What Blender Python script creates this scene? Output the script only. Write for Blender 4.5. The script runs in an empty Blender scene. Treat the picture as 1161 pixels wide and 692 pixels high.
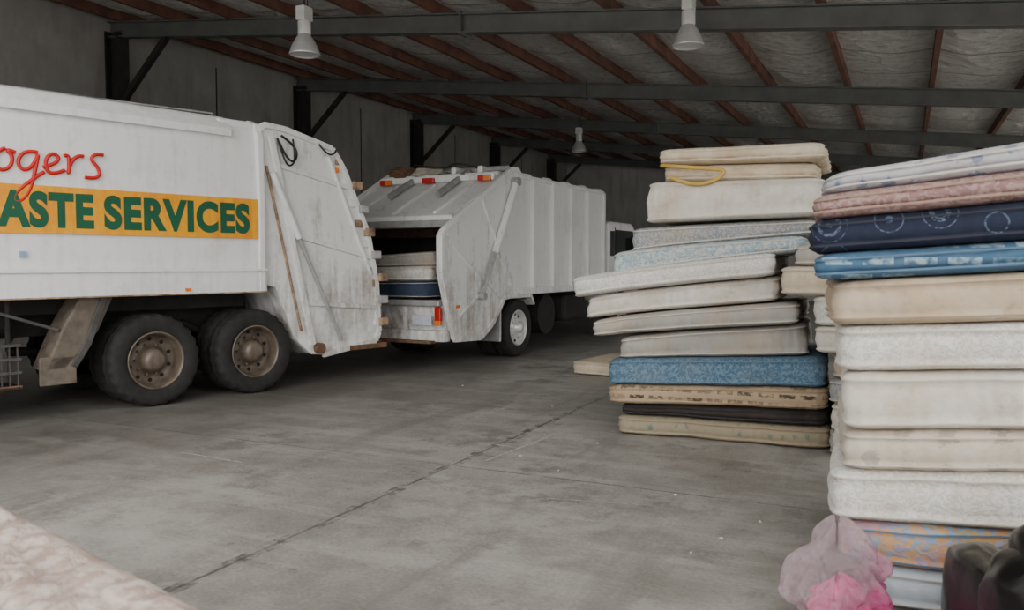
import bpy, math, random
from mathutils import Vector, Matrix, noise
random.seed(4)
scene = bpy.context.scene
COL = scene.collection

# ------------------------------------------------------------------ materials
def new_mat(name):
    m = bpy.data.materials.new(name); m.use_nodes = True
    nt = m.node_tree; b = nt.nodes['Principled BSDF']
    return m, nt, b
def N(nt, t, **kw):
    n = nt.nodes.new(t)
    for k, v in kw.items(): setattr(n, k, v)
    return n
def c4(c): return (c[0], c[1], c[2], 1.0)
def coords(nt, scale=(1,1,1), rot=(0,0,0), loc=(0,0,0)):
    tc = N(nt, 'ShaderNodeTexCoord'); mp = N(nt, 'ShaderNodeMapping')
    nt.links.new(tc.outputs['Object'], mp.inputs['Vector'])
    mp.inputs['Scale'].default_value = scale; mp.inputs['Rotation'].default_value = rot
    mp.inputs['Location'].default_value = loc
    return mp.outputs['Vector']
def noise_n(nt, vec, scale, detail=4, rough=0.55):
    n = N(nt, 'ShaderNodeTexNoise'); n.inputs['Scale'].default_value = scale
    n.inputs['Detail'].default_value = detail; n.inputs['Roughness'].default_value = rough
    nt.links.new(vec, n.inputs['Vector']); return n.outputs['Fac']
def ramp(nt, fac, p0, p1, c0=(0,0,0), c1=(1,1,1)):
    r = N(nt, 'ShaderNodeValToRGB'); r.color_ramp.elements[0].position = p0
    r.color_ramp.elements[1].position = p1
    r.color_ramp.elements[0].color = c4(c0); r.color_ramp.elements[1].color = c4(c1)
    nt.links.new(fac, r.inputs['Fac']); return r.outputs['Color']
def mix(nt, fac, a, b, mode='MIX'):
    m = N(nt, 'ShaderNodeMix'); m.data_type = 'RGBA'; m.blend_type = mode
    for i, v in ((0, fac), (6, a), (7, b)):
        if isinstance(v, (int, float)): m.inputs[i].default_value = v
        elif isinstance(v, tuple): m.inputs[i].default_value = c4(v)
        else: nt.links.new(v, m.inputs[i])
    return m.outputs[2]
def math_n(nt, op, a, b=0.0, c=0.0):
    m = N(nt, 'ShaderNodeMath'); m.operation = op
    for i, v in enumerate((a, b, c)):
        if isinstance(v, (int, float)): m.inputs[i].default_value = v
        else: nt.links.new(v, m.inputs[i])
    return m.outputs[0]
def bump(nt, b, h, strength=0.3, dist=0.02):
    n = N(nt, 'ShaderNodeBump'); n.inputs['Strength'].default_value = strength
    n.inputs['Distance'].default_value = dist
    nt.links.new(h, n.inputs['Height']); nt.links.new(n.outputs['Normal'], b.inputs['Normal'])

def simple(name, col, rough=0.5, metal=0.0, var=0.15, scale=6):
    m, nt, b = new_mat(name)
    v = coords(nt)
    f = ramp(nt, noise_n(nt, v, scale, 5), 0.3, 0.7)
    c = mix(nt, f, tuple(x*(1-var) for x in col), tuple(min(1, x*(1+var)) for x in col))
    nt.links.new(c, b.inputs['Base Color'])
    b.inputs['Roughness'].default_value = rough; b.inputs['Metallic'].default_value = metal
    return m

def paint(name, col, grime=(0.20,0.16,0.12), amount=0.5, rough=0.4, low=1.2, lo=.54, hi=.78):
    """dirty truck paint: grime noise + vertical streaks + more dirt low down"""
    m, nt, b = new_mat(name)
    v = coords(nt)
    s = coords(nt, scale=(7, 7, 0.7))
    n1 = noise_n(nt, v, 2.2, 8, 0.65); n2 = noise_n(nt, s, 1.6, 5, 0.6)
    n3 = noise_n(nt, v, 14, 5, 0.7)
    sp = N(nt, 'ShaderNodeSeparateXYZ'); nt.links.new(v, sp.inputs[0])
    lowf = N(nt, 'ShaderNodeMapRange'); nt.links.new(sp.outputs['Z'], lowf.inputs[0])
    lowf.inputs[1].default_value = low+0.5; lowf.inputs[2].default_value = low-0.7
    lowf.inputs[3].default_value = 0.0; lowf.inputs[4].default_value = 0.13
    f = math_n(nt, 'MULTIPLY', math_n(nt, 'ADD', n1, n2), 0.5)
    f = math_n(nt, 'ADD', f, lowf.outputs[0])
    f = math_n(nt, 'ADD', f, math_n(nt, 'MULTIPLY', math_n(nt, 'SUBTRACT', n3, 0.5), 0.25))
    g = ramp(nt, f, lo, hi)
    c = mix(nt, math_n(nt, 'MULTIPLY', g, amount), col, grime)
    nt.links.new(c, b.inputs['Base Color'])
    b.inputs['Roughness'].default_value = rough
    bump(nt, b, n1, 0.08, 0.02)
    return m

def fabric(name, c1, c2=None, pattern='plain', scale=1.0, stain=0.25, stainc=(0.42,0.30,0.18), seed=0, quilt=0.35, wave=.35):
    m, nt, b = new_mat(name)
    v = coords(nt, loc=(seed*3.1, seed*1.7, seed*0.9))
    c2 = c2 or tuple(x*0.9 for x in c1)
    if pattern == 'damask':
        d1 = noise_n(nt, v, 13*scale, 2, .5); d2 = noise_n(nt, v, 34*scale, 2, .5)
        w = math_n(nt, 'SINE', math_n(nt, 'MULTIPLY', d1, 40))
        f = ramp(nt, math_n(nt, 'ADD', math_n(nt, 'MULTIPLY', w, .14), d2), 0.44, 0.60)
    elif pattern == 'flowers':
        vo = N(nt, 'ShaderNodeTexVoronoi'); vo.inputs['Scale'].default_value = 6*scale; vo.inputs['Randomness'].default_value = .5
        nt.links.new(v, vo.inputs['Vector'])
        d = math_n(nt, 'ADD', vo.outputs['Distance'], math_n(nt, 'MULTIPLY', noise_n(nt, v, 38*scale, 2), .6))
        f = ramp(nt, d, 0.50, 0.60, (1,1,1), (0,0,0))
    elif pattern == 'mottle':
        f = ramp(nt, noise_n(nt, v, 15*scale, 4, .6), .42, .58)
    elif pattern == 'rings':
        sx = coords(nt, scale=(4.6*scale, 0.01, 4.6*scale), loc=(seed*.37,0,.13))
        vo = N(nt, 'ShaderNodeTexVoronoi'); vo.inputs['Scale'].default_value = 1; vo.inputs['Randomness'].default_value = .35
        nt.links.new(sx, vo.inputs['Vector'])
        w = math_n(nt, 'SINE', math_n(nt, 'MULTIPLY', vo.outputs['Distance'], 38))
        lim = math_n(nt, 'LESS_THAN', vo.outputs['Distance'], 0.36)
        f = math_n(nt, 'MULTIPLY', math_n(nt, 'GREATER_THAN', w, 0.35), lim)
        f = math_n(nt, 'MULTIPLY', f, ramp(nt, noise_n(nt, v, 60, 2), .4, .55))
        f = math_n(nt, 'MULTIPLY', f, 0.6)
    elif pattern == 'blocks':
        sx = coords(nt, scale=(1, 1, 1), rot=(math.radians(90), 0, 0), loc=(0,.02,0))
        br = N(nt, 'ShaderNodeTexBrick'); nt.links.new(sx, br.inputs['Vector'])
        br.inputs['Scale'].default_value = 1.0*scale; br.inputs['Brick Width'].default_value = 0.17
        br.inputs['Row Height'].default_value = 0.075; br.inputs['Mortar Size'].default_value = 0.022
        br.inputs['Color1'].default_value = (1,1,1,1); br.inputs['Color2'].default_value = (.35,.35,.35,1)
        br.inputs['Mortar'].default_value = (0,0,0,1)
        f = math_n(nt, 'MULTIPLY', br.outputs['Color'], ramp(nt, noise_n(nt, v, 26, 2), .36, .55))
    else:
        f = ramp(nt, noise_n(nt, v, 3, 4), .35, .65)
    c = mix(nt, f, c1, c2)
    st = ramp(nt, noise_n(nt, v, 2.6, 6, 0.65), 0.44, 0.68)
    c = mix(nt, math_n(nt, 'MULTIPLY', st, stain), c, stainc)
    st2 = ramp(nt, noise_n(nt, v, 9, 6, 0.7), 0.55, 0.75)
    c = mix(nt, math_n(nt, 'MULTIPLY', st2, stain*.8), c, tuple(x*.6 for x in stainc))
    nt.links.new(c, b.inputs['Base Color'])
    b.inputs['Roughness'].default_value = 0.85
    wq = N(nt, 'ShaderNodeTexWave'); wq.inputs['Scale'].default_value = 4.5; wq.bands_direction = 'X'
    wq.inputs['Distortion'].default_value = 2.5; wq.inputs['Detail'].default_value = 1
    nt.links.new(v, wq.inputs['Vector'])
    h = math_n(nt, 'ADD', math_n(nt, 'MULTIPLY', wq.outputs['Fac'], wave), noise_n(nt, v, 11, 4))
    h = math_n(nt, 'ADD', h, math_n(nt, 'MULTIPLY', f, .25))
    bump(nt, b, h, quilt, 0.03)
    return m

# ------------------------------------------------------------------ geometry helpers
def link(o, parent=None):
    COL.objects.link(o)
    if parent: o.parent = parent
    return o
def mk(name, verts, faces, mat, parent=None, bev=0.0, smooth=False, seg=2):
    me = bpy.data.meshes.new(name); me.from_pydata([tuple(v) for v in verts], [], faces)
    me.validate(); me.update()
    import bmesh
    bm = bmesh.new(); bm.from_mesh(me); bmesh.ops.recalc_face_normals(bm, faces=bm.faces); bm.to_mesh(me); bm.free()
    if mat: me.materials.append(mat)
    o = bpy.data.objects.new(name, me); link(o, parent)
    if bev > 0:
        md = o.modifiers.new('bevel', 'BEVEL'); md.width = bev; md.segments = seg; md.limit_method = 'ANGLE'
    if smooth:
        for p in me.polygons: p.use_smooth = True
    return o
BF = [(0,1,2,3),(4,7,6,5),(0,4,5,1),(1,5,6,2),(2,6,7,3),(3,7,4,0)]
def box(name, x0,x1,y0,y1,z0,z1, mat, parent=None, bev=0.01):
    v = [(x0,y0,z0),(x1,y0,z0),(x1,y1,z0),(x0,y1,z0),(x0,y0,z1),(x1,y0,z1),(x1,y1,z1),(x0,y1,z1)]
    return mk(name, v, BF, mat, parent, bev)
def prism(name, poly, y0, y1, mat, parent=None, bev=0.01, axis='y'):
    n = len(poly)
    if axis == 'y': v = [(p[0],y0,p[1]) for p in poly]+[(p[0],y1,p[1]) for p in poly]
    else: v = [(y0,p[0],p[1]) for p in poly]+[(y1,p[0],p[1]) for p in poly]
    f = [tuple(range(n)), tuple(range(2*n-1, n-1, -1))]+[(i,(i+1)%n,(i+1)%n+n,i+n) for i in range(n)]
    return mk(name, v, f, mat, parent, bev)
def bar(name, p0, p1, w, h, mat, parent=None, bev=0.005, up=Vector((0,0,1))):
    p0, p1 = Vector(p0), Vector(p1); d = (p1-p0).normalized()
    if abs(d.dot(up)) > .98: up = Vector((0,1,0))
    s = d.cross(up).normalized(); u = s.cross(d).normalized()
    v = []
    for p in (p0, p1):
        for a, b in ((-1,-1),(1,-1),(1,1),(-1,1)): v.append(p+s*a*w/2+u*b*h/2)
    return mk(name, v, BF, mat, parent, bev)
def rod(name, p0, p1, r, mat, parent=None, n=16):
    p0, p1 = Vector(p0), Vector(p1); d = (p1-p0).normalized()
    s = d.orthogonal().normalized(); u = d.cross(s)
    v = []
    for p in (p0, p1):
        for i in range(n):
            a = 2*math.pi*i/n; v.append(p+(s*math.cos(a)+u*math.sin(a))*r)
    f = [tuple(range(n)), tuple(range(2*n-1, n-1, -1))]+[(i,(i+1)%n,(i+1)%n+n,i+n) for i in range(n)]
    return mk(name, v, f, mat, parent)
def lathe(name, prof, mat, parent=None, axis='y', n=48, center=(0,0,0), sgn=1, mod=None):
    v = []; f = []
    for j, (r, t) in enumerate(prof):
        for i in range(n):
            a = 2*math.pi*i/n; rr = r if not mod else mod(r, t, i)
            if axis == 'y': v.append((center[0]+rr*math.cos(a), center[1]+t*sgn, center[2]+rr*math.sin(a)))
            else: v.append((center[0]+rr*math.cos(a), center[1]+rr*math.sin(a), center[2]+t))
    for j in range(len(prof)-1):
        for i in range(n): f.append((j*n+i, j*n+(i+1)%n, (j+1)*n+(i+1)%n, (j+1)*n+i))
    return mk(name, v, f, mat, parent, 0, True)
def tube(name, pts, r, mat, parent=None, cyclic=False, smooth=True):
    cu = bpy.data.curves.new(name, 'CURVE'); cu.dimensions = '3D'; cu.bevel_depth = r; cu.bevel_resolution = 2
    sp = cu.splines.new('NURBS' if smooth else 'POLY'); sp.points.add(len(pts)-1)
    for i, p in enumerate(pts): sp.points[i].co = (*p, 1)
    if smooth: sp.order_u = 3; sp.use_endpoint_u = True; sp.resolution_u = 8
    sp.use_cyclic_u = cyclic; cu.use_fill_caps = True
    cu.materials.append(mat)
    return link(bpy.data.objects.new(name, cu), parent)
def empty(name, loc, rz=0):
    e = bpy.data.objects.new(name, None); e.location = loc; e.rotation_euler = (0,0,rz); COL.objects.link(e); return e
def superell(name, c, h, e, mat, parent=None, n=36, m=20, wr=0.0, seed=0):
    v = []; f = []
    sp = lambda x, p: math.copysign(abs(x)**p, x)
    for j in range(m+1):
        ph = -math.pi/2+math.pi*j/m
        for i in range(n):
            th = 2*math.pi*i/n
            p = Vector((sp(math.cos(ph), e)*sp(math.cos(th), e), sp(math.cos(ph), e)*sp(math.sin(th), e), sp(math.sin(ph), e)))
            k = 1+wr*noise.noise(p*3+Vector((seed,0,0)))
            v.append((c[0]+p.x*h[0]*k, c[1]+p.y*h[1]*k, c[2]+p.z*h[2]*k))
    for j in range(m):
        for i in range(n): f.append((j*n+i, j*n+(i+1)%n, (j+1)*n+(i+1)%n, (j+1)*n+i))
    return mk(name, v, f, mat, parent, 0, True)

# ------------------------------------------------------------------ room materials
def floor_mat():
    m, nt, b = new_mat('concrete_floor')
    v = coords(nt)
    n1 = noise_n(nt, v, 0.55, 8, 0.62); n2 = noise_n(nt, v, 3.5, 8, 0.7); n3 = noise_n(nt, v, 45, 4, 0.6)
    sv = coords(nt, scale=(0.35, 2.4, 1), rot=(0,0,0.5)); n4 = noise_n(nt, sv, 1.3, 7, 0.65)
    sv2 = coords(nt, scale=(2.2, .3, 1), rot=(0,0,-.25)); n5 = noise_n(nt, sv2, 1.0, 7, 0.65)
    c = mix(nt, ramp(nt, n1, .38, .60), (0.185,0.17,0.148), (0.36,0.345,0.318))
    c = mix(nt, math_n(nt,'MULTIPLY',ramp(nt, n2, .45, .64),.7), c, (0.135,0.122,0.104))
    c = mix(nt, math_n(nt,'MULTIPLY',ramp(nt, n4, .50, .62),.5), c, (0.42,0.405,0.38))
    c = mix(nt, math_n(nt,'MULTIPLY',ramp(nt, n5, .54, .66),.6), c, (0.125,0.113,0.097))
    nd = noise_n(nt, v, 1.3, 8, .72)
    c = mix(nt, math_n(nt,'MULTIPLY',ramp(nt, nd, .55, .63),.65), c, (0.08,0.072,0.062))
    ns = noise_n(nt, v, 7, 4, .6)
    c = mix(nt, math_n(nt,'MULTIPLY',ramp(nt, ns, .68, .72),.6), c, (0.05,0.045,0.04))
    c = mix(nt, .28, c, ramp(nt, n3, .3, .7, (.13,.12,.11), (.42,.40,.375)))
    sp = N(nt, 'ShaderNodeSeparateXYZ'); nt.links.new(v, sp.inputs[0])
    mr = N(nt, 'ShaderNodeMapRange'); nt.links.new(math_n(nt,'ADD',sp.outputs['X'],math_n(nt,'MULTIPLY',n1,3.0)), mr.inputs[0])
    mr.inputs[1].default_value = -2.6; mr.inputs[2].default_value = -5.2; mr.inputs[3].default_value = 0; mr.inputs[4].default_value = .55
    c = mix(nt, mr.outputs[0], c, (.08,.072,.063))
    wob = math_n(nt, 'MULTIPLY', math_n(nt,'SUBTRACT',noise_n(nt, v, 9, 4), .5), .03)
    def line(o, off, per, w):
        a = math_n(nt, 'ADD', math_n(nt, 'ADD', o, -off+1000*per+per/2), wob)
        fr = math_n(nt, 'SUBTRACT', math_n(nt, 'MODULO', a, per), per/2)
        return math_n(nt, 'LESS_THAN', math_n(nt, 'ABSOLUTE', fr), w)
    j = math_n(nt, 'MAXIMUM', line(sp.outputs['X'], -3.1, 5.5, .012), math_n(nt,'MULTIPLY',line(sp.outputs['Y'], 5.4, 5.4, .010),.8))
    wide = line(sp.outputs['X'], -3.1, 5.5, .05)
    wf = math_n(nt, 'MULTIPLY', wide, ramp(nt, noise_n(nt, v, 4.2, 7, .75), .5, .60))
    c = mix(nt, math_n(nt, 'MULTIPLY', wf, .8), c, (.05,.046,.042))
    jf = math_n(nt, 'MULTIPLY', j, ramp(nt, noise_n(nt, v, 1.6, 5, .7), .36, .56))
    c = mix(nt, math_n(nt, 'MULTIPLY', jf, .8), c, (.045,.041,.038))
    nt.links.new(c, b.inputs['Base Color'])
    nt.links.new(ramp(nt, n1, .3, .7, (.36,.36,.36), (.60,.60,.60)), b.inputs['Roughness'])
    bump(nt, b, math_n(nt,'SUBTRACT',math_n(nt,'ADD',n3,n2),j), .12, .01)
    return m
def wall_mat(name, c0, c1):
    m, nt, b = new_mat(name)
    v = coords(nt); s = coords(nt, scale=(2,2,.35))
    c = mix(nt, ramp(nt, noise_n(nt, v, .7, 7, .65), .3, .7), c0, c1)
    c = mix(nt, math_n(nt,'MULTIPLY',ramp(nt, noise_n(nt, s, 1.5, 6, .6), .5, .75),.45), c, (.14,.125,.11))
    nt.links.new(c, b.inputs['Base Color']); b.inputs['Roughness'].default_value = .9
    bump(nt, b, noise_n(nt, v, 6, 6), .3, .02)
    return m
def foil_mat():
    m, nt, b = new_mat('foil_insulation')
    v = coords(nt)
    br = N(nt, 'ShaderNodeTexBrick'); nt.links.new(coords(nt, loc=(-.35,0,0)), br.inputs['Vector'])
    br.inputs['Scale'].default_value = 1; br.inputs['Brick Width'].default_value = 1.4; br.inputs['Row Height'].default_value = 1.6
    br.inputs['Mortar Size'].default_value = .03; br.inputs['Color1'].default_value = (1,.99,.96,1)
    br.inputs['Color2'].default_value = (.74,.73,.70,1); br.inputs['Mortar'].default_value = (.42,.39,.34,1)
    br.offset = 0
    n = noise_n(nt, v, 6, 9, .8)
    c = mix(nt, math_n(nt,'MULTIPLY',ramp(nt, n, .50, .62),.65), br.outputs['Color'], (.34,.32,.28))
    nt.links.new(c, b.inputs['Base Color'])
    b.inputs['Metallic'].default_value = .3; b.inputs['Roughness'].default_value = .3
    vo = N(nt, 'ShaderNodeTexVoronoi'); vo.inputs['Scale'].default_value = 5; nt.links.new(v, vo.inputs['Vector'])
    bump(nt, b, math_n(nt,'ADD',n,vo.outputs['Distance']), 1.0, .16)
    return m
def added_skylight_mat():  # translucent sheet for the added roof strips that let daylight in
    m = bpy.data.materials.new('added_skylight'); m.use_nodes = True
    nt = m.node_tree; nt.nodes.clear()
    o = N(nt,'ShaderNodeOutputMaterial'); t = N(nt,'ShaderNodeBsdfTransparent'); tr = N(nt,'ShaderNodeBsdfTranslucent'); mx = N(nt,'ShaderNodeMixShader')
    t.inputs[0].default_value = (.9,.92,.92,1); tr.inputs[0].default_value = (.85,.87,.85,1); mx.inputs[0].default_value = .45
    nt.links.new(t.outputs[0], mx.inputs[1]); nt.links.new(tr.outputs[0], mx.inputs[2]); nt.links.new(mx.outputs[0], o.inputs[0])
    return m
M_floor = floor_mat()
M_wall = wall_mat('wall_concrete', (.25,.24,.228), (.38,.37,.35))
M_wallb = wall_mat('wall_concrete_pale', (.40,.40,.39), (.56,.56,.54))
M_apron = simple('pale_concrete_apron', (.72,.70,.66), .9, 0, .1, 1)
M_foil = foil_mat()
M_addsky = added_skylight_mat()
M_steel = simple('grey_steel', (.11,.115,.11), .6, .1, .2, 3)
M_dsteel = simple('dark_steel', (.03,.028,.027), .6, .1, .3, 5)
M_purlin = simple('red_oxide_purlin', (.16,.072,.05), .7, .0, .4, 3)

# ------------------------------------------------------------------ room shell
XL, XR, YF, YB = -14.0, 9.0, -1.0, 35.0
rz = lambda x: 5.9-0.108*(x-XL)       # underside of rafters
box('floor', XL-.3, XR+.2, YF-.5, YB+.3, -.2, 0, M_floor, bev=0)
box('ground_apron_side', XR+.2, 45, -30, YB+10, -.2, 0, M_apron, bev=0)
box('ground_apron_front', XL-20, XR+.2, -30, YF-.5, -.2, 0, M_apron, bev=0)
prism('wall_left', [(YF,0),(YB,0),(YB,rz(XL)+.55),(YF,rz(XL)+.55)], XL-.25, XL, M_wall, bev=0, axis='x')
prism('wall_back', [(XL,0),(XR,0),(XR,rz(XR)+.5),(XL,rz(XL)+.5)], YB, YB+.25, M_wallb, bev=0)
wr = [(YF,0),(YF+.4,0),(YF+.4,3.2),(12,3.2),(12,0),(12.6,0),(12.6,3.2),(26,3.2),(26,0),(YB,0),(YB,rz(XR)+.5),(YF,rz(XR)+.5)]
prism('wall_right', wr, XR, XR+.2, M_wallb, bev=0, axis='x')
for i in range(7):
    y = 5.8+5.4*i-2.7
    box('wall_joint', XL, XL+.012, y-.015, y+.015, 0, 5.9, M_dsteel, bev=0)
nx, ny = 200, 140
vs = []; fs = []; mi = []
X0r, X1r, Y0r, Y1r = XL-.2, XR+.2, YF-.6, YB+.2
for j in range(ny):
    y = Y0r+(Y1r-Y0r)*j/(ny-1)
    for i in range(nx):
        x = X0r+(X1r-X0r)*i/(nx-1)
        ph = ((x-.35)/1.4) % 1.0
        vs.append((x, y, rz(x)+.50-.08*math.sin(math.pi*ph)*(1+.7*noise.noise(Vector((x*.8,y*.9,0))))+.035*noise.noise(Vector((x*2.2,y*1.8,3)))))
for j in range(ny-1):
    yc = Y0r+(Y1r-Y0r)*(j+.5)/(ny-1)
    for i in range(nx-1):
        a = j*nx+i; fs.append((a,a+1,a+nx+1,a+nx))
        xc = X0r+(X1r-X0r)*(i+.5)/(nx-1); k = math.floor((xc-.35)/1.4)
        sk = (xc > 3.2 and k % 2 == 0 and yc < 30) or (yc < 4.6 and k % 3 != 0 and xc > -11)  # unseen skylight strips, added to brighten the floor from above
        mi.append(1 if sk else 0)
o = mk('ceiling', vs, fs, M_foil, smooth=True); o.data.materials.append(M_addsky)
for p in o.data.polygons: p.material_index = mi[p.index]
vs = []; fs = []
for k in range(-10, 7):
    x = .35+1.4*k; z = rz(x)+.30
    if x < XL+.1 or x > XR: continue
    o = len(vs)
    vs += [(x-.04,YF-.5,z),(x+.04,YF-.5,z),(x+.04,YB,z),(x-.04,YB,z),(x-.04,YF-.5,z+.2),(x+.04,YF-.5,z+.2),(x+.04,YB,z+.2),(x-.04,YB,z+.2)]
    fs += [tuple(q+o for q in t) for t in BF]
mk('roof_purlins', vs, fs, M_purlin)
for i in range(-1, 6):
    y = 5.8+5.4*i
    f = empty('portal_frame', (0,y,0))
    sl = Vector((XR-XL, 0, rz(XR)-rz(XL)))
    a = Vector((XL+.02, 0, rz(XL)))
    for nm, zz, w, h in (('rafter_web', .15, .02, .3), ('rafter_flange_low', .012, .17, .024), ('rafter_flange_top', .288, .17, .024)):
        bar(nm, a+Vector((0,0,zz)), a+sl+Vector((0,0,zz)), w, h, M_steel, f, 0)
    box('column_web', XL+.02, XL+.32, -.012, .012, 0, rz(XL)+.1, M_dsteel, f, 0)
    box('column_flange_in', XL+.31, XL+.335, -.14, .14, 0, rz(XL)+.05, M_dsteel, f, 0)
    box('column_flange_out', XL+.005, XL+.03, -.14, .14, 0, rz(XL)+.1, M_dsteel, f, 0)
    bar('knee_brace', (XL+.3,0,4.65), (XL+1.5,0,rz(XL+1.5)), .1, .1, M_dsteel, f, 0)
    box('column_right', XR-.25, XR-.02, -.1, .1, 0, rz(XR)+.05, M_steel, f, 0)
    xs = -6.2; box('splice_plate', xs-.02, xs+.02, -.11, .11, rz(xs)-.03, rz(xs)+.32, M_steel, f, 0)

# ------------------------------------------------------------------ high bay lamps
M_alu = simple('lamp_aluminium', (.62,.63,.63), .35, .5, .1, 8)
M_lampw = simple('lamp_housing', (.6,.6,.59), .5, .1, .15, 8)
M_glass = simple('lamp_glass', (.8,.81,.8), .2, 0, .05, 8)
for (x,y,zb) in ((-7.16,8.66,4.27),(-2.51,10.33,4.25),(-7.86,20.5,4.49)):
    e = empty('high_bay_lamp', (x,y,zb))
    lathe('reflector', [(.2,0),(.203,.01),(.195,.03),(.165,.12),(.12,.20),(.085,.25),(.08,.26),(.075,.25),(.11,.19),(.155,.11),(.19,.01)], M_alu, e, 'z', 40)
    lathe('lens', [(.0,.012),(.192,.012)], M_glass, e, 'z', 40)
    lathe('ballast_housing', [(.0,.25),(.075,.25),(.085,.27),(.085,.42),(.07,.45),(.0,.46)], M_lampw, e, 'z', 24)
    box('ballast_box', -.07,.07,-.09,.09,.44,.62, M_lampw, e, .01)
    rod('hanger', (0,0,.6), (0,0,rz(x)+.45-zb), .014, M_dsteel, e)
    rod('cable', (.05,0,.6), (.07,0,rz(x)+.45-zb), .008, M_dsteel, e)

# ------------------------------------------------------------------ truck parts
M_tyre = simple('tyre_rubber', (.018,.017,.016), .85, 0, .4, 10)
M_white = paint('truck_white_paint', (.80,.81,.81), grime=(.30,.26,.21), amount=.45, lo=.5, hi=.78)
M_white2 = paint('hopper_white_paint', (.78,.79,.785), grime=(.23,.165,.11), amount=.75, low=1.4, lo=.54, hi=.76)
M_rimd = paint('dusty_rim', (.16,.125,.095), grime=(.04,.03,.024), amount=.9, low=.5)
M_rims = simple('silver_rim', (.68,.68,.66), .35, .4, .15, 8)
M_under = simple('chassis_black', (.014,.013,.012), .75, .1, .5, 5)
M_rust = simple('rusty_steel', (.15,.08,.045), .8, .1, .4, 12)
M_rust2 = simple('rust_stained_paint', (.30,.20,.13), .8, .0, .6, 9)
M_tan = simple('tan_mudguard', (.13,.105,.082), .8, 0, .4, 7)
M_sheet = simple('dirty_canvas', (.38,.35,.30), .8, 0, .3, 4)
M_hyd = simple('hydraulic_grey', (.38,.38,.37), .4, .3, .2, 8)
M_dull = simple('dull_grey_steel', (.07,.064,.06), .7, .1, .3, 8)
M_win = simple('cab_glass', (.015,.018,.02), .08, 0, .1, 3)
M_red = simple('red_lens', (.45,.012,.008), .25, 0, .1, 9)
M_amber = simple('amber_lens', (.75,.18,.01), .25, 0, .1, 9)
M_plate = simple('number_plate', (.50,.53,.62), .4, 0, .15, 20)
M_yel = paint('sign_yellow', (.88,.40,.0), grime=(.74,.22,.0), amount=.7, low=.3, lo=.45, hi=.62)
M_green = simple('sign_green', (.0,.09,.04), .45, 0, .1, 5)
M_redp = simple('sign_red', (.58,.005,.004), .5, 0, .1, 5)
M_hose = simple('black_hose', (.012,.012,.012), .5, 0, .2, 5)
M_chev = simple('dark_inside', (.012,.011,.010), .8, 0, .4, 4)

def wheel(parent, name, x, ys, R, side, rim, dual=True):
    w = empty(name, (x, 0, R)); w.parent = parent
    def tmod(r, t, i): return r-(.014 if (i % 4) < 2 and r > .96*R and abs(t) > .05 else 0)
    k = R/.5
    tp = [(.30*k,.105),(.315*k,.125),(.36*k,.138),(.42*k,.142),(.465*k,.132),(.487*k,.118),(.497*k,.09),(.5*k,.055),(.5*k,.022),(.488*k,.02),(.488*k,.012),(.5*k,.01),
          (.5*k,-.01),(.488*k,-.012),(.488*k,-.02),(.5*k,-.022),(.5*k,-.055),(.497*k,-.09),(.487*k,-.118),(.465*k,-.132),(.42*k,-.142),(.36*k,-.138),(.315*k,-.125),(.30*k,-.105)]
    lathe('tyre_outer', tp, M_tyre, w, 'y', 96, (0,ys-side*.142,0), side, tmod)
    if dual: lathe('tyre_inner', tp, M_tyre, w, 'y', 96, (0,ys-side*.46,0), side, tmod)
    c = (0, ys-side*.02, 0)
    if rim is M_rims:
        pr = [(.31*k,-.01),(.305*k,.006),(.29*k,.01),(.27*k,-.03),(.24*k,-.08),(.20*k,-.07),(.14*k,-.04),(.10*k,-.01),(.095*k,.05),(.06*k,.07),(.0,.07)]
        dz = -.065
    else:
        pr = [(.315*k,-.01),(.31*k,.006),(.295*k,.006),(.285*k,-.03),(.272*k,-.13),(.255*k,-.165),(.2*k,-.175),(.13*k,-.165),(.12*k,-.06),(.105*k,-.01),(.07*k,.005),(.0,.005)]
        dz = -.17
    lathe('rim', pr, rim, w, 'y', 48, c, side)
    for i in range(10):
        a = 2*math.pi*i/10
        cx, cz = .165*k*math.cos(a), .165*k*math.sin(a)
        rod('nut', (cx, c[1]+side*dz, cz), (cx, c[1]+side*(dz+.045), cz), .014, rim, w, 6)
        a += .31; cx, cz = .225*k*math.cos(a), .225*k*math.sin(a)
        rod('hand_hole', (cx, c[1]+side*(dz-.015), cz), (cx, c[1]+side*(dz+.006), cz), .022, M_under, w, 12)

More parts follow.
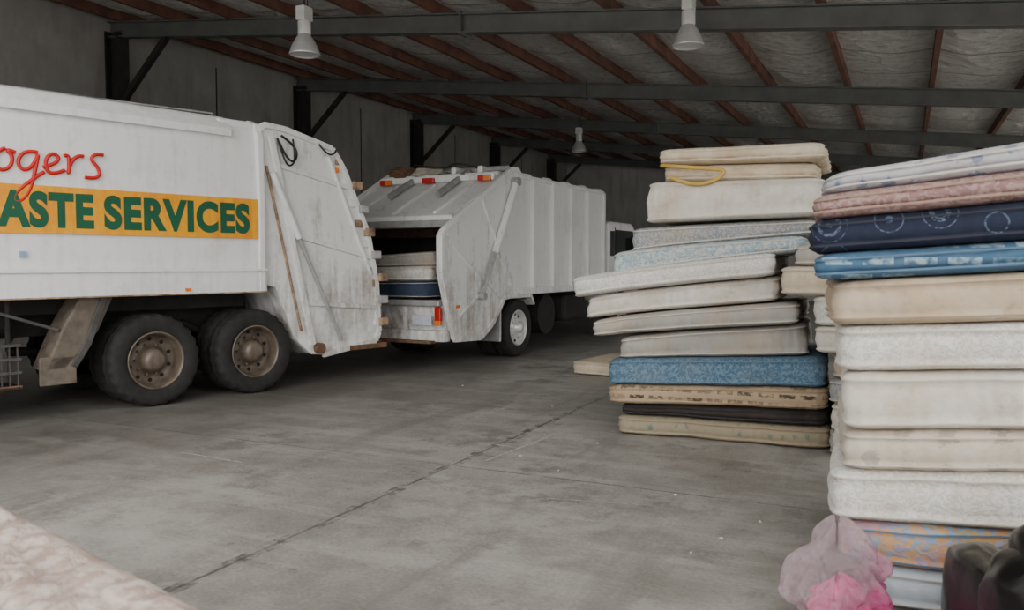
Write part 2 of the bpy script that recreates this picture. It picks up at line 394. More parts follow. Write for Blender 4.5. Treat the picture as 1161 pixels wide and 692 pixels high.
def chassis(e, x0, x1, wheels, R, rim):
    for s in (-1, 1):
        box('chassis_rail', x0, x1, s*.42-.05, s*.42+.05, .78, 1.05, M_under, e)
        for x in wheels: wheel(e, 'wheel', x, s*1.2, R, s, rim)
    for x in wheels:
        rod('axle', (x,-.9,R), (x,.9,R), .09, M_under, e)
        superell('differential', (x,0,R), (.2,.22,.22), .9, M_under, e)
        rod('driveshaft', (x,0,R+.02), (x-1.1,0,R+.1), .05, M_under, e)
        for s in (-1,1):
            tube('leaf_spring', [(x-.6,s*.55,.85),(x-.2,s*.55,.63),(x+.2,s*.55,.63),(x+.6,s*.55,.85)], .045, M_under, e)
def cab(e, x0, x1, z0, z1, mat):
    h = z1-z0
    prism('cab_shell', [(x1,z0+.15),(x1,z1-.03),(x1-.15,z1),(x0+.45,z1),(x0+.28,z1-.08),(x0,z0+.48*h),(x0-.04,z0+.1),(x0+.1,z0),(x1-.9,z0),(x1-.8,z0+.15)], -1.15, 1.15, mat, e, .05)
    for s in (-1,1):
        y = s*1.155
        prism('side_window', [(x1-.42,z0+.56*h),(x1-.42,z1-.17),(x0+.42,z1-.17),(x0+.2,z0+.56*h)], y-.006*s, y+.006*s, M_win, e, 0)
        prism('quarter_window', [(x1-.12,z0+.6*h),(x1-.12,z1-.2),(x1-.34,z1-.2),(x1-.34,z0+.6*h)], y-.006*s, y+.006*s, M_win, e, 0)
        box('door_seam', x1-.39, x1-.375, y-.008, y+.008, z0+.15, z1-.12, M_under, e, 0)
        bar('mirror_arm', (x0+.2,s*1.15,z1-.2), (x0+.05,s*1.35,z1-.3), .03,.03, M_under, e)
        box('mirror', x0+.0, x0+.06, s*1.38-.09, s*1.38+.09, z1-.75, z1-.3, M_under, e, .02)
        wheel(e, 'front_wheel', (x0+x1)/2+.15, s*1.18, .48, s, M_rims, False)
        box('headlamp', x0-.06, x0-.0, s*.85-.15, s*.85+.15, z0+.18, z0+.36, M_glass, e, .02)
        box('step', x0+.15,x0+.6, s*1.14-.04,s*1.14+.04, z0-.15,z0-.05, M_under, e,.01)
    p0 = Vector((x0+.02,0,z0+.5*h)); p1 = Vector((x0+.27,0,z1-.12))
    mk('windscreen', [(p0.x-.03,-1.02,p0.z),(p0.x-.03,1.02,p0.z),(p1.x-.03,.98,p1.z),(p1.x-.03,-.98,p1.z)], [(0,1,2,3)], M_win, e)
    box('grille', x0-.06, x0-.03, -.6,.6, z0+.2,z0+.42*h, M_under, e, .01)
    box('front_bumper', x0-.12, x0+.1, -1.15,1.15, z0-.18,z0+.1, mat, e, .04)

D = math.radians
# ================================================================== TRUCK 1 (signwritten)
T1 = empty('garbage_truck', (-8.06, 7.74, 0), D(74.6))
sec = [(-1.18,1.22),(1.18,1.22),(1.215,1.5),(1.225,2.2),(1.20,2.9),(1.15,3.12),(1.02,3.2),(-1.02,3.2),(-1.15,3.12),(-1.20,2.9),(-1.225,2.2),(-1.215,1.5)]
prism('body', sec, -6.0, 0.04, M_white, T1, .015, axis='x')
for s in (-1,1):
    box('lower_rail', -6.0, .12, s*1.23-.02, s*1.23+.02, 1.20, 1.47, M_white, T1, .015)
    box('lower_rail_lip', -6.0, .12, s*1.255-.02, s*1.255+.02, 1.45, 1.48, M_white, T1, .006)
    box('rust_seam', -6.0, .12, s*1.252-.004, s*1.252+.004, 1.20, 1.215, M_rust2, T1, 0)
    prism('top_rail', [(s*1.14,3.03),(s*1.235,2.99),(s*1.235,3.07),(s*1.1,3.2),(s*1.03,3.23)], -6.0, -.3, M_white, T1, .006, axis='x')
    prism('rear_collar', [(s*1.15,1.2),(s*1.255,1.2),(s*1.27,2.2),(s*1.25,3.0),(s*1.17,3.18),(s*1.0,3.24),(s*1.0,3.1),(s*1.1,3.0)], .02, .10, M_white, T1, .012, axis='x')
    box('collar_gusset', -.42, .02, s*1.1-.05, s*1.1+.05, 3.1, 3.20, M_white, T1, .02)
    for x in (-5.4,-4.2,-3.45):
        box('side_rib', x-.04, x+.04, s*1.235-.02, s*1.235+.02, 1.47, 3.0, M_white, T1, .01)
    tube('tarp_rope', [(-5.8,s*.95,3.24),(-4,s*1.0,3.25),(-2.4,s*.95,3.23),(-.4,s*1.0,3.26)], .012, M_hyd, T1)
tarp_v=[];tarp_f=[]
for i in range(40):
    for j in range(8):
        x=-5.9+5.5*i/39; y=-1.0+2.0*j/7
        tarp_v.append((x,y,3.215+.03*noise.noise(Vector((x*2,y*3,0)))+.02))
for i in range(39):
    for j in range(7): a=i*8+j; tarp_f.append((a,a+1,a+9,a+8))
mk('roof_grime_sheet', tarp_v, tarp_f, M_sheet, T1, smooth=True)
box('sign_stripe', -3.25, .015, -1.245, -1.226, 1.83, 2.29, M_yel, T1, 0)
def text_mesh(name, s, x0, x1, z0, z1, y, mat, par, off=.02):
    cu = bpy.data.curves.new(name+'_c', 'FONT'); cu.body = s; cu.offset = off; cu.extrude = .002; cu.space_character = 1.12
    o = bpy.data.objects.new(name+'_tmp', cu); COL.objects.link(o)
    bpy.context.view_layer.update()
    me = bpy.data.meshes.new_from_object(o.evaluated_get(bpy.context.evaluated_depsgraph_get()))
    bpy.data.objects.remove(o)
    xs = [v.co.x for v in me.vertices]; ys = [v.co.y for v in me.vertices]
    for v in me.vertices:
        u = (v.co.x-min(xs))/(max(xs)-min(xs)); w = (v.co.y-min(ys))/(max(ys)-min(ys))
        zc = v.co.z
        v.co = (x0+u*(x1-x0), y-zc, z0+w*(z1-z0))
    me.materials.clear(); me.materials.append(mat)
    return link(bpy.data.objects.new(name, me), par)
text_mesh('sign_text_waste', 'WASTE', -3.08, -1.84, 1.885, 2.235, -1.249, M_green, T1, .05)
text_mesh('sign_text_services', 'SERVICES', -1.74, -.10, 1.885, 2.235, -1.249, M_green, T1, .05)
def stroke(nm, pts, r=.018):
    q = [(p[0], -1.234, p[1]) for p in pts]
    return tube(nm, q, r, M_redp, T1)
def L(x0, pts, s=.215): return [(x0+p[0]*s, 2.40+p[1]*s) for p in pts]
stroke('brush_R1', L(-3.12, [(0,-.1),(.15,.8),(.3,1.9)]), .02)
stroke('brush_R2', L(-3.12, [(-.3,1.4),(.2,2.1),(.9,2.2),(1.1,1.6),(.6,1.1),(.2,.9),(.6,.8),(1.2,.1),(1.9,-.1)]), .02)
stroke('brush_o', L(-2.72, [(.5,1),(.1,.8),(0,.3),(.3,0),(.7,.2),(.8,.7),(.5,1),(.9,.85)]))
stroke('brush_g', L(-2.52, [(.85,.95),(.4,1),(.05,.6),(.1,.2),(.4,.1),(.75,.5),(.9,.95),(.75,.2),(.5,-.8),(.1,-1.3),(-.2,-1.2),(0,-.8),(.8,-.1),(1.1,.1)]), .018)
stroke('brush_e', L(-2.29, [(0,.3),(.5,.5),(.7,.8),(.4,1),(.1,.7),(.1,.2),(.4,0),(.9,.25)]))
stroke('brush_r', L(-2.10, [(0,.9),(.2,1),(.2,.5),(.15,0),(.25,.6),(.6,1),(.85,.95)]))
stroke('brush_s', L(-1.90, [(.8,1.1),(.45,1.15),(.2,.85),(.5,.55),(.65,.2),(.4,-.05),(-.05,0)]))
box('sticker', -2.52,-2.46,-1.243,-1.226,1.60,1.66, simple('blue_sticker',(.25,.4,.6),.5), T1, 0)
hp = [(.08,3.12),(.14,3.18),(.42,3.16),(1.12,3.00),(1.3,2.75),(1.68,1.95),(1.82,1.3),(1.86,.62),(1.80,.5),(.95,.38),(.78,.40),(.55,.6),(.28,1.25),(.08,1.3)]
prism('tailgate_shell', hp, -1.13, 1.13, M_white2, T1, .02)
for s in (-1,1):
    yy = s*1.15
    prism('tailgate_cheek', hp, yy-.03*1, yy+.03*1, M_white2, T1, .012)
    out = lambda p, dy: (p[0], s*(1.185+dy), p[1])
    for a, b_ in zip(range(0,9), range(1,10)):
        bar('edge_flange', out(hp[a],.0), out(hp[b_],.0), .07, .06, M_white2, T1, .008, up=Vector((0,s,0)))
    bar('hinge_frame', (.16,s*1.20,2.7), (.62,s*1.20,.7), .03, .03, M_rust2, T1, .008)
    bar('hinge_frame_white', (.22,s*1.21,3.05), (.78,s*1.21,.52), .05, .08, M_white2, T1, .01)
    rod('tailgate_ram', (.34,s*1.24,2.35), (1.20,s*1.24,.55), .026, M_hyd, T1)
    rod('tailgate_ram_barrel', (.22,s*1.24,2.62), (.58,s*1.24,1.85), .038, M_white2, T1)
    rod('guard_rail', (1.05,s*1.2,2.9), (1.72,s*1.2,1.4), .028, M_white2, T1)
    bar('rib_upper', (.34,s*1.19,2.72), (1.38,s*1.19,2.52), .05, .06, M_white2, T1, .01)
    bar('rib_mid', (.5,s*1.19,1.9), (1.72,s*1.19,1.62), .05, .06, M_white2, T1, .01)
    bar('rib_low', (.66,s*1.19,1.05), (1.84,s*1.19,.95), .05, .06, M_white2, T1, .01)
    for k in range(9):
        t = k/8; x = 1.22+.62*min(1,t*1.25)**.9; z = 2.85-t*2.1
        box('latch_plate', x-.05, x+.06, yy-.06, yy+.07, z-.05, z+.05, M_rust2 if k%3==0 else M_white2, T1, .012)
    for k in range(7):
        z = 2.55-.3*k; x = 1.42+(2.55-z)*.34 if z > 1.4 else 1.84
        box('tail_lug', x, x+.13, yy-.12, yy+.04, z-.05, z+.06, M_hyd if k%2 else M_rust2, T1, .015)
    tube('hydraulic_hose', [(.34,s*1.2,3.0),(.38,s*1.27,2.82),(.50,s*1.28,2.75),(.57,s*1.25,2.9),(.47,s*1.22,3.02),(.37,s*1.2,3.08)], .014, M_hose, T1)
    tube('hydraulic_hose', [(.32,s*1.2,3.04),(.35,s*1.29,2.76),(.44,s*1.28,2.70),(.54,s*1.25,2.8),(.52,s*1.22,3.05)], .012, M_hose, T1)
    tube('hydraulic_hose', [(.9,s*1.2,3.05),(.98,s*1.27,2.9),(1.1,s*1.28,2.92),(1.16,s*1.22,2.98)], .012, M_hose, T1)
    box('marker_lamp', 1.14,1.2,s*1.21-.02,s*1.21+.02,2.70,2.76, M_amber, T1, .005)
    box('marker_lamp', -.9,-.84,s*1.26-.01,s*1.26+.01,1.24,1.27, M_amber, T1, 0)
    box('step_bracket', 1.35,1.98,s*1.1-.12,s*1.1+.12,.40,.47, M_rust, T1, .01)
    rod('foot_pivot', (.88,s*1.13,.47), (.88,s*1.25,.47), .07, M_rust, T1)
for i in range(5):
    z = .6+.5*i
    xr = 1.86 if z < 1.3 else 1.86-(z-1.3)*.38
    box('tail_crossrib', xr-.06, xr+.08, -1.1, 1.1, z-.05, z+.05, M_white2, T1, .015)
box('tail_bumper', 1.55,1.98,-1.1,1.1,.42,.5, M_rust, T1, .01)
rod('tail_top_pivot', (.55,-1.0,3.18),(.55,1.0,3.18), .05, M_hyd, T1)
box('tail_top_box', .3,.85,-.6,.6,3.1,3.22, M_white2, T1, .03)
chassis(T1, -6.6, .3, (0,-1.2), .5, M_rimd)
box('subframe', -6.0, 0.1, -.75,.75,1.02,1.25, M_under, T1)
for s in (-1,1):
    prism('mudguard_panel', [(-1.95,1.2),(-1.62,1.2),(-1.78,.85),(-2.1,.48),(-2.3,.48),(-2.12,.9)], s*.78, s*1.14, M_tan, T1, .02)
    prism('mudguard_edge', [(-1.76,1.2),(-1.68,1.2),(-1.86,.72),(-2.0,.5),(-2.06,.52),(-1.93,.74)], s*1.14, s*1.17, M_dull, T1, .01)
    box('mudflap', -2.34,-2.0,s*1.12-.02,s*1.12+.02,.34,.62, M_tan, T1)
    bar('stay', (-2.75,s*1.1,1.1),(-2.15,s*1.1,.88),.05,.03, M_dull, T1)
    for z in (.36,.50,.63,.76):
        box('cage_rail', -3.6,-2.5,s*1.13-.02,s*1.13+.02,z-.013,z+.013, M_rust if z<.4 else M_dull, T1, 0)
    for i in range(16):
        x = -3.58+i*.07; box('cage_upright', x-.005,x+.005,s*1.13-.01,s*1.13+.01,.36,.78, M_dull, T1, 0)
    box('cage_floor', -3.6,-2.5,s*.8-.35,s*.8+.35,.33,.37, M_under, T1)
    box('cage_back', -3.6,-2.5,s*.75-.02,s*.75+.02,.33,.80, M_dull, T1)
    for x in (-3.5,-2.6): box('cage_hanger', x-.02,x+.02,s*1.1-.02,s*1.1+.02,.7,1.22, M_under, T1)
    box('tool_locker', -5.6,-4.2,s*.95-.22,s*.95+.22,.5,1.1, M_dsteel, T1, .03)
rod('air_tank', (-3.3,-.6,.95),(-2.5,-.6,.95), .14, M_under, T1)
rod('air_tank', (-3.3,.6,.95),(-2.5,.6,.95), .14, M_under, T1)
cab(T1, -8.1, -6.3, .65, 2.75, M_white)

# ================================================================== TRUCK 2 (rear loader facing camera)
T2 = empty('garbage_truck', (-6.92, 12.28, 0), D(267.6))
sec2 = [(-1.0,1.0),(1.0,1.0),(1.17,1.12),(1.17,2.95),(1.05,3.04),(-1.05,3.04),(-1.17,2.95),(-1.17,1.12)]
prism('body', sec2, -3.75, .1, M_white, T2, .015, axis='x')
for s in (-1,1):
    for x in (-3.70,-2.9,-2.1,-1.3,-.5):
        prism('body_rib', [(s*1.15,1.05),(s*1.23,1.12),(s*1.23,2.95),(s*1.12,3.05),(s*1.0,3.07),(s*1.0,3.0),(s*1.15,2.9)], x-.05, x+.05, M_white, T2, .01, axis='x')
    box('sill_rail', -3.75,.1,s*1.18-.04,s*1.18+.04,1.02,1.14, M_white, T2, .01)
    box('top_rail', -3.75,.1,s*1.16-.04,s*1.16+.04,2.93,3.0, M_white, T2, .01)
ck = [(.0,2.98),(.12,3.06),(.3,3.04),(2.28,2.02),(2.36,1.93),(2.36,1.42),(2.2,.95),(2.02,.45),(1.3,.42),(.95,.6),(.55,1.0),(.0,1.05)]
for s in (-1,1):
    y = s*1.16
    prism('hopper_cheek', ck, y-.05, y+.05, M_white2, T2, .015)
    for a in range(len(ck)-1):
        p, q = ck[a], ck[a+1]
        bar('cheek_flange', (p[0],s*1.20,p[1]), (q[0],s*1.20,q[1]), .08, .07, M_white2, T2, .01, up=Vector((0,s,0)))
    bar('cheek_rib', (2.25,s*1.215,1.95),(.7,s*1.215,1.0), .05,.05, M_white2, T2, .01)
    bar('cheek_rib', (1.25,s*1.215,2.5),(.35,s*1.215,1.2), .05,.05, M_white2, T2, .01)
    bar('cheek_rib', (1.95,s*1.215,.75),(1.2,s*1.215,1.15), .05,.05, M_white2, T2, .01)
    rod('lift_ram_barrel', (.25,s*1.27,2.85),(.95,s*1.27,1.7), .055, M_white2, T2)
    rod('lift_ram_rod', (.95,s*1.27,1.7),(1.35,s*1.27,1.05), .03, M_hyd, T2)
    rod('ram_pin', (.25,s*1.15,2.85),(.25,s*1.33,2.85), .07, M_hyd, T2)
    rod('ram_pin', (1.35,s*1.15,1.05),(1.35,s*1.33,1.05), .06, M_hyd, T2)
    box('tail_lamp', 2.20,2.26,s*1.06-.05,s*1.06+.05,.72,.92, M_red, T2, .01)
    box('tail_lamp_amber', 2.21,2.265,s*1.06-.05,s*1.06+.05,.66,.73, M_amber, T2, .01)
    box('side_reflector', 1.9,2.0,s*1.215-.01,s*1.215+.01,.9,.94, M_amber, T2, 0)
    box('mudflap', .62,.66,s*.98-.22,s*.98+.22,.3,.8, M_hyd, T2, .01)
    prism('mudguard', [(-.62,.85),(-.5,1.02),(.5,1.02),(.62,.8),(.58,.8),(.45,.97),(-.45,.97),(-.58,.83)], s*.65,s*1.18, M_white2, T2, .005)
prism('packer_panel', [(.35,2.86),(.62,2.84),(1.92,2.24),(1.95,2.14),(1.85,2.10),(.6,2.7),(.35,2.74)], -1.1,1.1, M_white2, T2, .015)
for y in (-.75,.0,.75): bar('packer_rib', (.7,y,2.82),(1.85,y,2.29), .05,.04, M_white2, T2,.01)
box('packer_edge', 1.82,1.98,-1.1,1.1,2.06,2.17, M_hyd, T2,.02)
prism('hopper_roof', [(.0,2.9),(.0,3.02),(.55,3.0),(.62,2.84)], -1.1,1.1, M_white2, T2, .015)
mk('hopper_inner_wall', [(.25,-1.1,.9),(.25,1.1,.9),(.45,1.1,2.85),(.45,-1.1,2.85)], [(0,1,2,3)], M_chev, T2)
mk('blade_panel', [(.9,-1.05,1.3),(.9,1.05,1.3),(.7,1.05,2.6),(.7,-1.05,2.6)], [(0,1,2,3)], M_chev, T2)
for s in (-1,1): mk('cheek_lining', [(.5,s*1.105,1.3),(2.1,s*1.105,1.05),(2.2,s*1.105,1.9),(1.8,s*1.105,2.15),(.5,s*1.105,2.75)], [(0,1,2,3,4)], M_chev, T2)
box('blade_bar', .85,1.0,-1.05,1.05,1.95,2.1, M_rust, T2, .02)
prism('hopper_bowl', [(.4,1.02),(.7,.75),(1.3,.46),(2.02,.46),(2.2,.95),(2.18,1.02),(2.05,1.02),(1.8,.85),(1.2,.9),(.6,1.25),(.4,1.3)], -1.1,1.1, M_white2, T2, .01)
box('rear_sill', 2.12,2.28,-1.1,1.1,.93,1.02, M_hyd, T2, .02)
box('rear_bumper', 2.05,2.22,-1.15,1.15,.42,.58, M_white2, T2, .02)
box('bumper_step', 2.15,2.35,-1.0,1.0,.40,.44, M_rust, T2, .01)
box('number_plate', 2.225,2.24,.62,.95,.66,.80, M_plate, T2, 0)
for y in (-.6,.0,.45): box('rear_rib', 2.12,2.2,y-.03,y+.03,.5,.95, M_white2, T2, .01)
for y,m in ((-1.0,M_red),(-.9,M_amber),(-.15,M_red),(-.05,M_red),(.9,M_red),(1.0,M_amber)):
    box('beacon', .68,.76,y-.06,y+.06,2.84,2.93, m, T2, .01)
box('lamp_bar', .6,.70,-1.1,1.1,2.86,2.96, M_white2, T2, .01)
for y in (-.9,-.7,-.3,.2,.7):
    box('roof_bracket', .1,.45,y-.05,y+.05,2.98,3.12, M_white2, T2, .03)
rod('roof_pivot', (.28,-1.15,3.07),(.28,1.15,3.07), .045, M_hyd, T2)
rod('packer_ram', (.35,-.45,3.05),(1.3,-.45,2.6), .05, M_hyd, T2)
rod('packer_ram', (.35,.45,3.05),(1.3,.45,2.6), .05, M_hyd, T2)
tube('roof_hose', [(.3,-.7,3.1),(.5,-.6,3.2),(.6,-.3,3.14),(.4,0,3.1),(.5,.3,3.2),(.3,.6,3.1)], .016, M_hose, T2)
superell('roof_debris', (.35,-.8,3.06), (.22,.25,.10), .8, M_rust, T2, wr=.5)
superell('roof_debris', (.4,-.3,3.04), (.18,.3,.08), .8, M_sheet, T2, wr=.5, seed=3)
chassis(T2, -5.8, .5, (0,), .48, M_rims)
box('subframe', -5.0,.4,-.7,.7,.98,1.02, M_under, T2)
box('fuel_tank', -3.0,-2.0,.55,1.12,.45,.95, M_under, T2, .08)
rod('spare_tyre', (-1.45,.6,.62),(-1.45,1.0,.62), .36, M_tyre, T2, 32)
box('battery_box', -3.2,-2.6,-1.15,-.6,.5,.95, M_under, T2, .04)
cab(T2, -6.0, -4.1, .6, 2.42, M_white)
rod('exhaust_stack', (-3.95,.9,1.0),(-3.95,.9,2.6), .06, M_hyd, T2)

# ================================================================== MATTRESSES
def rrect(a0,a1,b0,b1,r,na=22,nb=10,nc=6):
    pts = []
    cs = [((a1-r,b0+r),-90),((a1-r,b1-r),0),((a0+r,b1-r),90),((a0+r,b0+r),180)]
    for k,(c,st) in enumerate(cs):
        for i in range(nc+1):
            a = D(st+90*i/nc); pts.append((c[0]+r*math.cos(a), c[1]+r*math.sin(a)))
        nxt = cs[(k+1)%4]; a = D(nxt[1])
        e0 = pts[-1]; e1 = (nxt[0][0]+r*math.cos(a), nxt[0][1]+r*math.sin(a))
        n = nb if k%2==0 else na
        for i in range(1,n): pts.append((e0[0]+(e1[0]-e0[0])*i/n, e0[1]+(e1[1]-e0[1])*i/n))
    return pts
M_pipe = simple('piping_white', (.52,.48,.41), .8, 0, .15, 10)
def mattress(L, W, loc, rz_, b, t, mat, seed=0, pipe=None, dome=0.0, wave=.008, p=1.0):
    prof = [(.35,0,.0),(.1,0,.0),(.035,0,.006),(.012,0,.014),(.002,0,.022),(-.006,0,.027),(-.006,0,.035),(.006,0,.042),
            (.0,.3,0),(-.010,.5,0),(.0,.7,0),(.006,1,-.042),(-.006,1,-.035),(-.006,1,-.027),(.002,1,-.022),(.012,1,-.014),(.035,1,-.006),(.1,1,.0),(.35,1,.0)]
    vs = []; fs = []; n = None
    rr = .09
    for (ins,v,o) in prof:
        lp = rrect(ins, L-ins, ins, W-ins, max(rr-ins*.5,.02)); n = len(lp)
        for (x,y) in lp:
            u = min(max(x/L,0),1)**p
            zb = b[0]+(b[1]-b[0])*u; zt = t[0]+(t[1]-t[0])*u
            h = zt-zb; z = zb+h*v+o*min(1,h/.12)
            k = noise.noise(Vector((x*2.3+seed*5.3, y*2.3, z*1.5+seed)))
            k2 = noise.noise(Vector((x*7+seed*5.3, y*7, z*5+seed)))
            dx = wave*2*k+wave*.6*k2
            ox = -dx if x < L/2 else dx; oy = -dx if y < W/2 else dx
            zz = z
            if 0.01 < v < .99: zz += wave*.5*k2
            if dome and v==1: zz += dome*min(1,ins/.35)
            vs.append((x+(ox if min(x,L-x)<.2 else 0), y+oy, zz))
    m = len(prof)
    for j in range(m-1):
        for i in range(n): fs.append((j*n+i, j*n+(i+1)%n, (j+1)*n+(i+1)%n, (j+1)*n+i))
    fs.append(tuple(range(n))); fs.append(tuple(range((m-1)*n, m*n)))
    o = mk('mattress', vs, fs, mat, None, 0, True)
    o.location = loc; o.rotation_euler = (0,0,rz_)
    o.data.materials.append(pipe or M_pipe)
    for q in o.data.polygons:
        r = q.index//n
        if q.index < (m-1)*n and r in (5,12): q.material_index = 1
    return o
W1 = (.66,.63,.575); W2 = (.56,.525,.465)
F = {
 'cream': fabric('fabric_cream', (.64,.55,.42),(.54,.45,.33),'plain',stain=.7,seed=1),
 'white': fabric('fabric_white', W1,W2,'plain',stain=.5,seed=2),
 'white2': fabric('fabric_white_quilted', (.68,.66,.63),(.56,.54,.50),'damask',1.4,stain=.38,seed=3),
 'grey': fabric('fabric_grey', (.22,.24,.26),(.34,.36,.37),'damask',1.2,stain=.3,seed=4),
 'paleblue': fabric('fabric_pale_blue', (.26,.36,.41),(.48,.51,.51),'damask',1,stain=.3,seed=5),
 'greyw': fabric('fabric_offwhite', (.36,.345,.32),(.30,.285,.26),'plain',stain=.45,seed=6),
 'blue': fabric('fabric_blue', (.055,.12,.195),(.12,.20,.27),'damask',1,stain=.1,seed=7),
 'tan': fabric('fabric_tan_blocks', (.36,.27,.175),(.04,.027,.018),'blocks',1,stain=.15,seed=8),
 'brown': fabric('fabric_dark_brown', (.022,.016,.013),(.032,.025,.021),'plain',stain=0,seed=9),
 'beigegreen': fabric('fabric_beige_leaf', (.26,.225,.155),(.12,.17,.14),'flowers',1.8,stain=.2,seed=10),
 'lilac': fabric('fabric_blue_damask', (.40,.40,.43),(.17,.20,.30),'flowers',1.5,stain=.2,seed=11),
 'pink': fabric('fabric_dusty_pink', (.25,.14,.14),(.34,.23,.22),'damask',1,stain=.25,seed=12),
 'navy': fabric('fabric_navy_rings', (.005,.010,.030),(.12,.17,.26),'rings',1,stain=0,seed=13),
 'blueblk': fabric('fabric_blue_blocks', (.042,.11,.195),(.26,.37,.44),'blocks',1,stain=.05,seed=14),
 'stained': fabric('fabric_stained_beige', (.52,.44,.34),(.44,.35,.265),'plain',stain=.9,seed=15),
 'creamflower': fabric('fabric_cream_flower', (.53,.48,.40),(.35,.32,.28),'flowers',1,stain=.4,seed=16),
 'multi': fabric('fabric_pastel', (.48,.33,.13),(.17,.35,.48),'damask',.6,stain=.7,stainc=(.48,.17,.19),seed=17),
 'whiteblue': fabric('fabric_white_bluish', (.48,.54,.59),(.42,.48,.53),'plain',stain=.1,seed=18),
 'front': fabric('fabric_rose_quilt', (.56,.47,.415),(.37,.275,.235),'mottle',1,stain=.3,stainc=(.36,.26,.22),seed=19,quilt=.6,wave=0),
 'navy2': fabric('fabric_navy_plain', (.02,.035,.07),(.035,.05,.09),'plain',stain=0,seed=20),
}
P_dark = simple('piping_dark', (.02,.02,.03), .8); P_blue = simple('piping_blue', (.09,.16,.24), .8); P_tan = simple('piping_tan',(.30,.215,.145),.8)
XA = lambda px: -2.35+(px-697)*.00738
rowsA = [(700,946,.0,.0,.165,.18,'beigegreen',P_tan),(704,943,.165,.18,.27,.33,'brown',P_dark),(691,938,.27,.33,.435,.52,'tan',P_tan),
 (687,936,.435,.52,.665,.765,'blue',P_blue),(698,918,.665,.765,.86,1.04,'greyw',None),(668,905,.86,1.04,1.02,1.225,'greyw',None),
 (654,888,1.02,1.225,1.215,1.44,'white',None),(643,881,1.215,1.44,1.40,1.64,'white2',None),(688,910,1.42,1.64,1.64,1.78,'paleblue',None),
 (714,921,1.64,1.78,1.86,1.92,'grey',None),(735,936,1.90,1.94,2.27,2.25,'white',None),(748,925,2.27,2.25,2.42,2.40,'cream',None),(744,930,2.42,2.40,2.56,2.55,'cream',None)]
for i,r in enumerate(rowsA):
    x0, x1 = XA(r[0]), XA(r[1]); Lm = x1-x0
    yo = [.0,.05,-.04,-.02,.04,.0,.05,-.03,.03,.07,.02,.12,.06][i]
    a = D([3,2.2,3.5,2.6,4.2,1.2,3.5,2.2,1.2,5,2,6,2.5][i])
    o = mattress(Lm, 1.35, (x0, 7.08+yo+(x0+2.35)*.05, 0), a, (r[2],r[3]), (r[4],r[5]), F[r[6]], seed=i, pipe=r[7], wave=.026, p=.75)
    if i == 12:
        tube('yellow_strap', [(.12,-.03,2.30),(.3,-.04,2.22),(.5,-.045,2.24),(.62,-.04,2.34),(.45,-.03,2.36),(.1,-.02,2.40),(.02,.1,2.42)], .018, simple('strap_yellow',(.50,.32,.07),.7), o)
rowsC = [(-.50,.0,.2,'greyw'),(-.5,.2,.42,'white'),(-.52,.42,.62,'grey'),(-.50,.62,.82,'stained'),(-.62,.82,1.04,'white'),(-.66,1.04,1.28,'white2'),(-.91,1.28,1.52,'cream'),(-.8,1.52,1.70,'greyw')]
for i,r in enumerate(rowsC):
    mattress(1.85, 1.3, (r[0], 6.98, 0), D(0), (r[1],r[1]+.02), (r[2],r[2]+.02), F[r[3]], seed=30+i, wave=.018)
rowsB = [(990,0,.0,.185,.0,'whiteblue',None),(957,.185,.0,.37,.05,'multi',P_blue),(948,.37,.05,.60,.07,'white2',None),(960,.60,.07,.79,.07,'creamflower',None),
 (963,.79,.07,1.05,.06,'white',None),(950,1.05,.06,1.262,.05,'white2',None),(942,1.262,.05,1.465,.06,'stained',P_tan),(927,1.465,.06,1.59,.068,'blueblk',P_blue),
 (922,1.59,.068,1.745,.08,'navy',P_dark),(922,1.745,.08,1.86,.10,'pink',P_tan),(935,1.86,.10,1.95,.145,'lilac',None)]
aB = D(4.2)
for i,r in enumerate(rowsB):
    off = (r[0]-950)*.0041
    Lm = 1.9
    x = -.27+off*math.cos(aB); y = 3.97+off*math.sin(aB)
    mattress(Lm, 1.38, (x,y,0), aB+D([0,1,-1,.5,0,-.5,.5,0,.6,0,.8][i]), (r[1],r[1]+r[2]*Lm), (r[3],r[3]+r[4]*Lm), F[r[5]], seed=50+i, pipe=r[6], wave=.022)
mattress(1.8, 1.3, (-4.16,10.62,0), D(-8), (0,0), (.19,.19), F['cream'], seed=70)
c2w = lambda x,y: (.902*x-.432*y, .432*x+.902*y)
fx, fy = c2w(-1.43,.72)
gx, gy = c2w(-2.88,1.94)
ang = math.atan2(fy-gy, fx-gx)
mattress(1.9, 1.37, (gx,gy,0), ang, (0,0), (.24,.24), F['white'], seed=80)
mattress(1.9, 1.37, (gx,gy,0), ang, (.24,.24), (.49,.49), F['stained'], seed=81)
FM = mattress(1.9, 1.37, (gx,gy,0), ang, (.49,.49), (.72,.72), F['front'], seed=82, dome=.0, wave=.015)
gx_, gy_ = 150, 110
v=[];f=[]
for j in range(gy_+1):
    for i in range(gx_+1):
        x=.0+1.9*i/gx_; y=.0+1.37*j/gy_
        e=min(x,1.9-x,y,1.37-y); ed=min(1,e/.07)
        cell=abs(math.sin(math.pi*(x+.05*noise.noise(Vector((x*5,y*5,1))))/.17))*abs(math.sin(math.pi*(y+.05*noise.noise(Vector((x*5,y*5,7))))/.15))
        z=.70+.035*math.sqrt(ed*(2-ed))+(.028*cell**.5+.014*noise.noise(Vector((x*16,y*16,0))))*ed
        v.append((min(max(x,.012),1.888),min(max(y,.012),1.358),z))
for j in range(gy_):
    for i in range(gx_): a=j*(gx_+1)+i; f.append((a,a+1,a+gx_+2,a+gx_+1))
mk('quilted_top', v, f, F['front'], FM, 0, True)
def in_truck(o, lx, ly, lz, rzl):
    M = Matrix.Translation(T2.location) @ Matrix.Rotation(D(267.6),4,'Z')
    p = M @ Vector((lx,ly,lz)); o.location = p; o.rotation_euler = (0,0,D(267.6)+rzl)
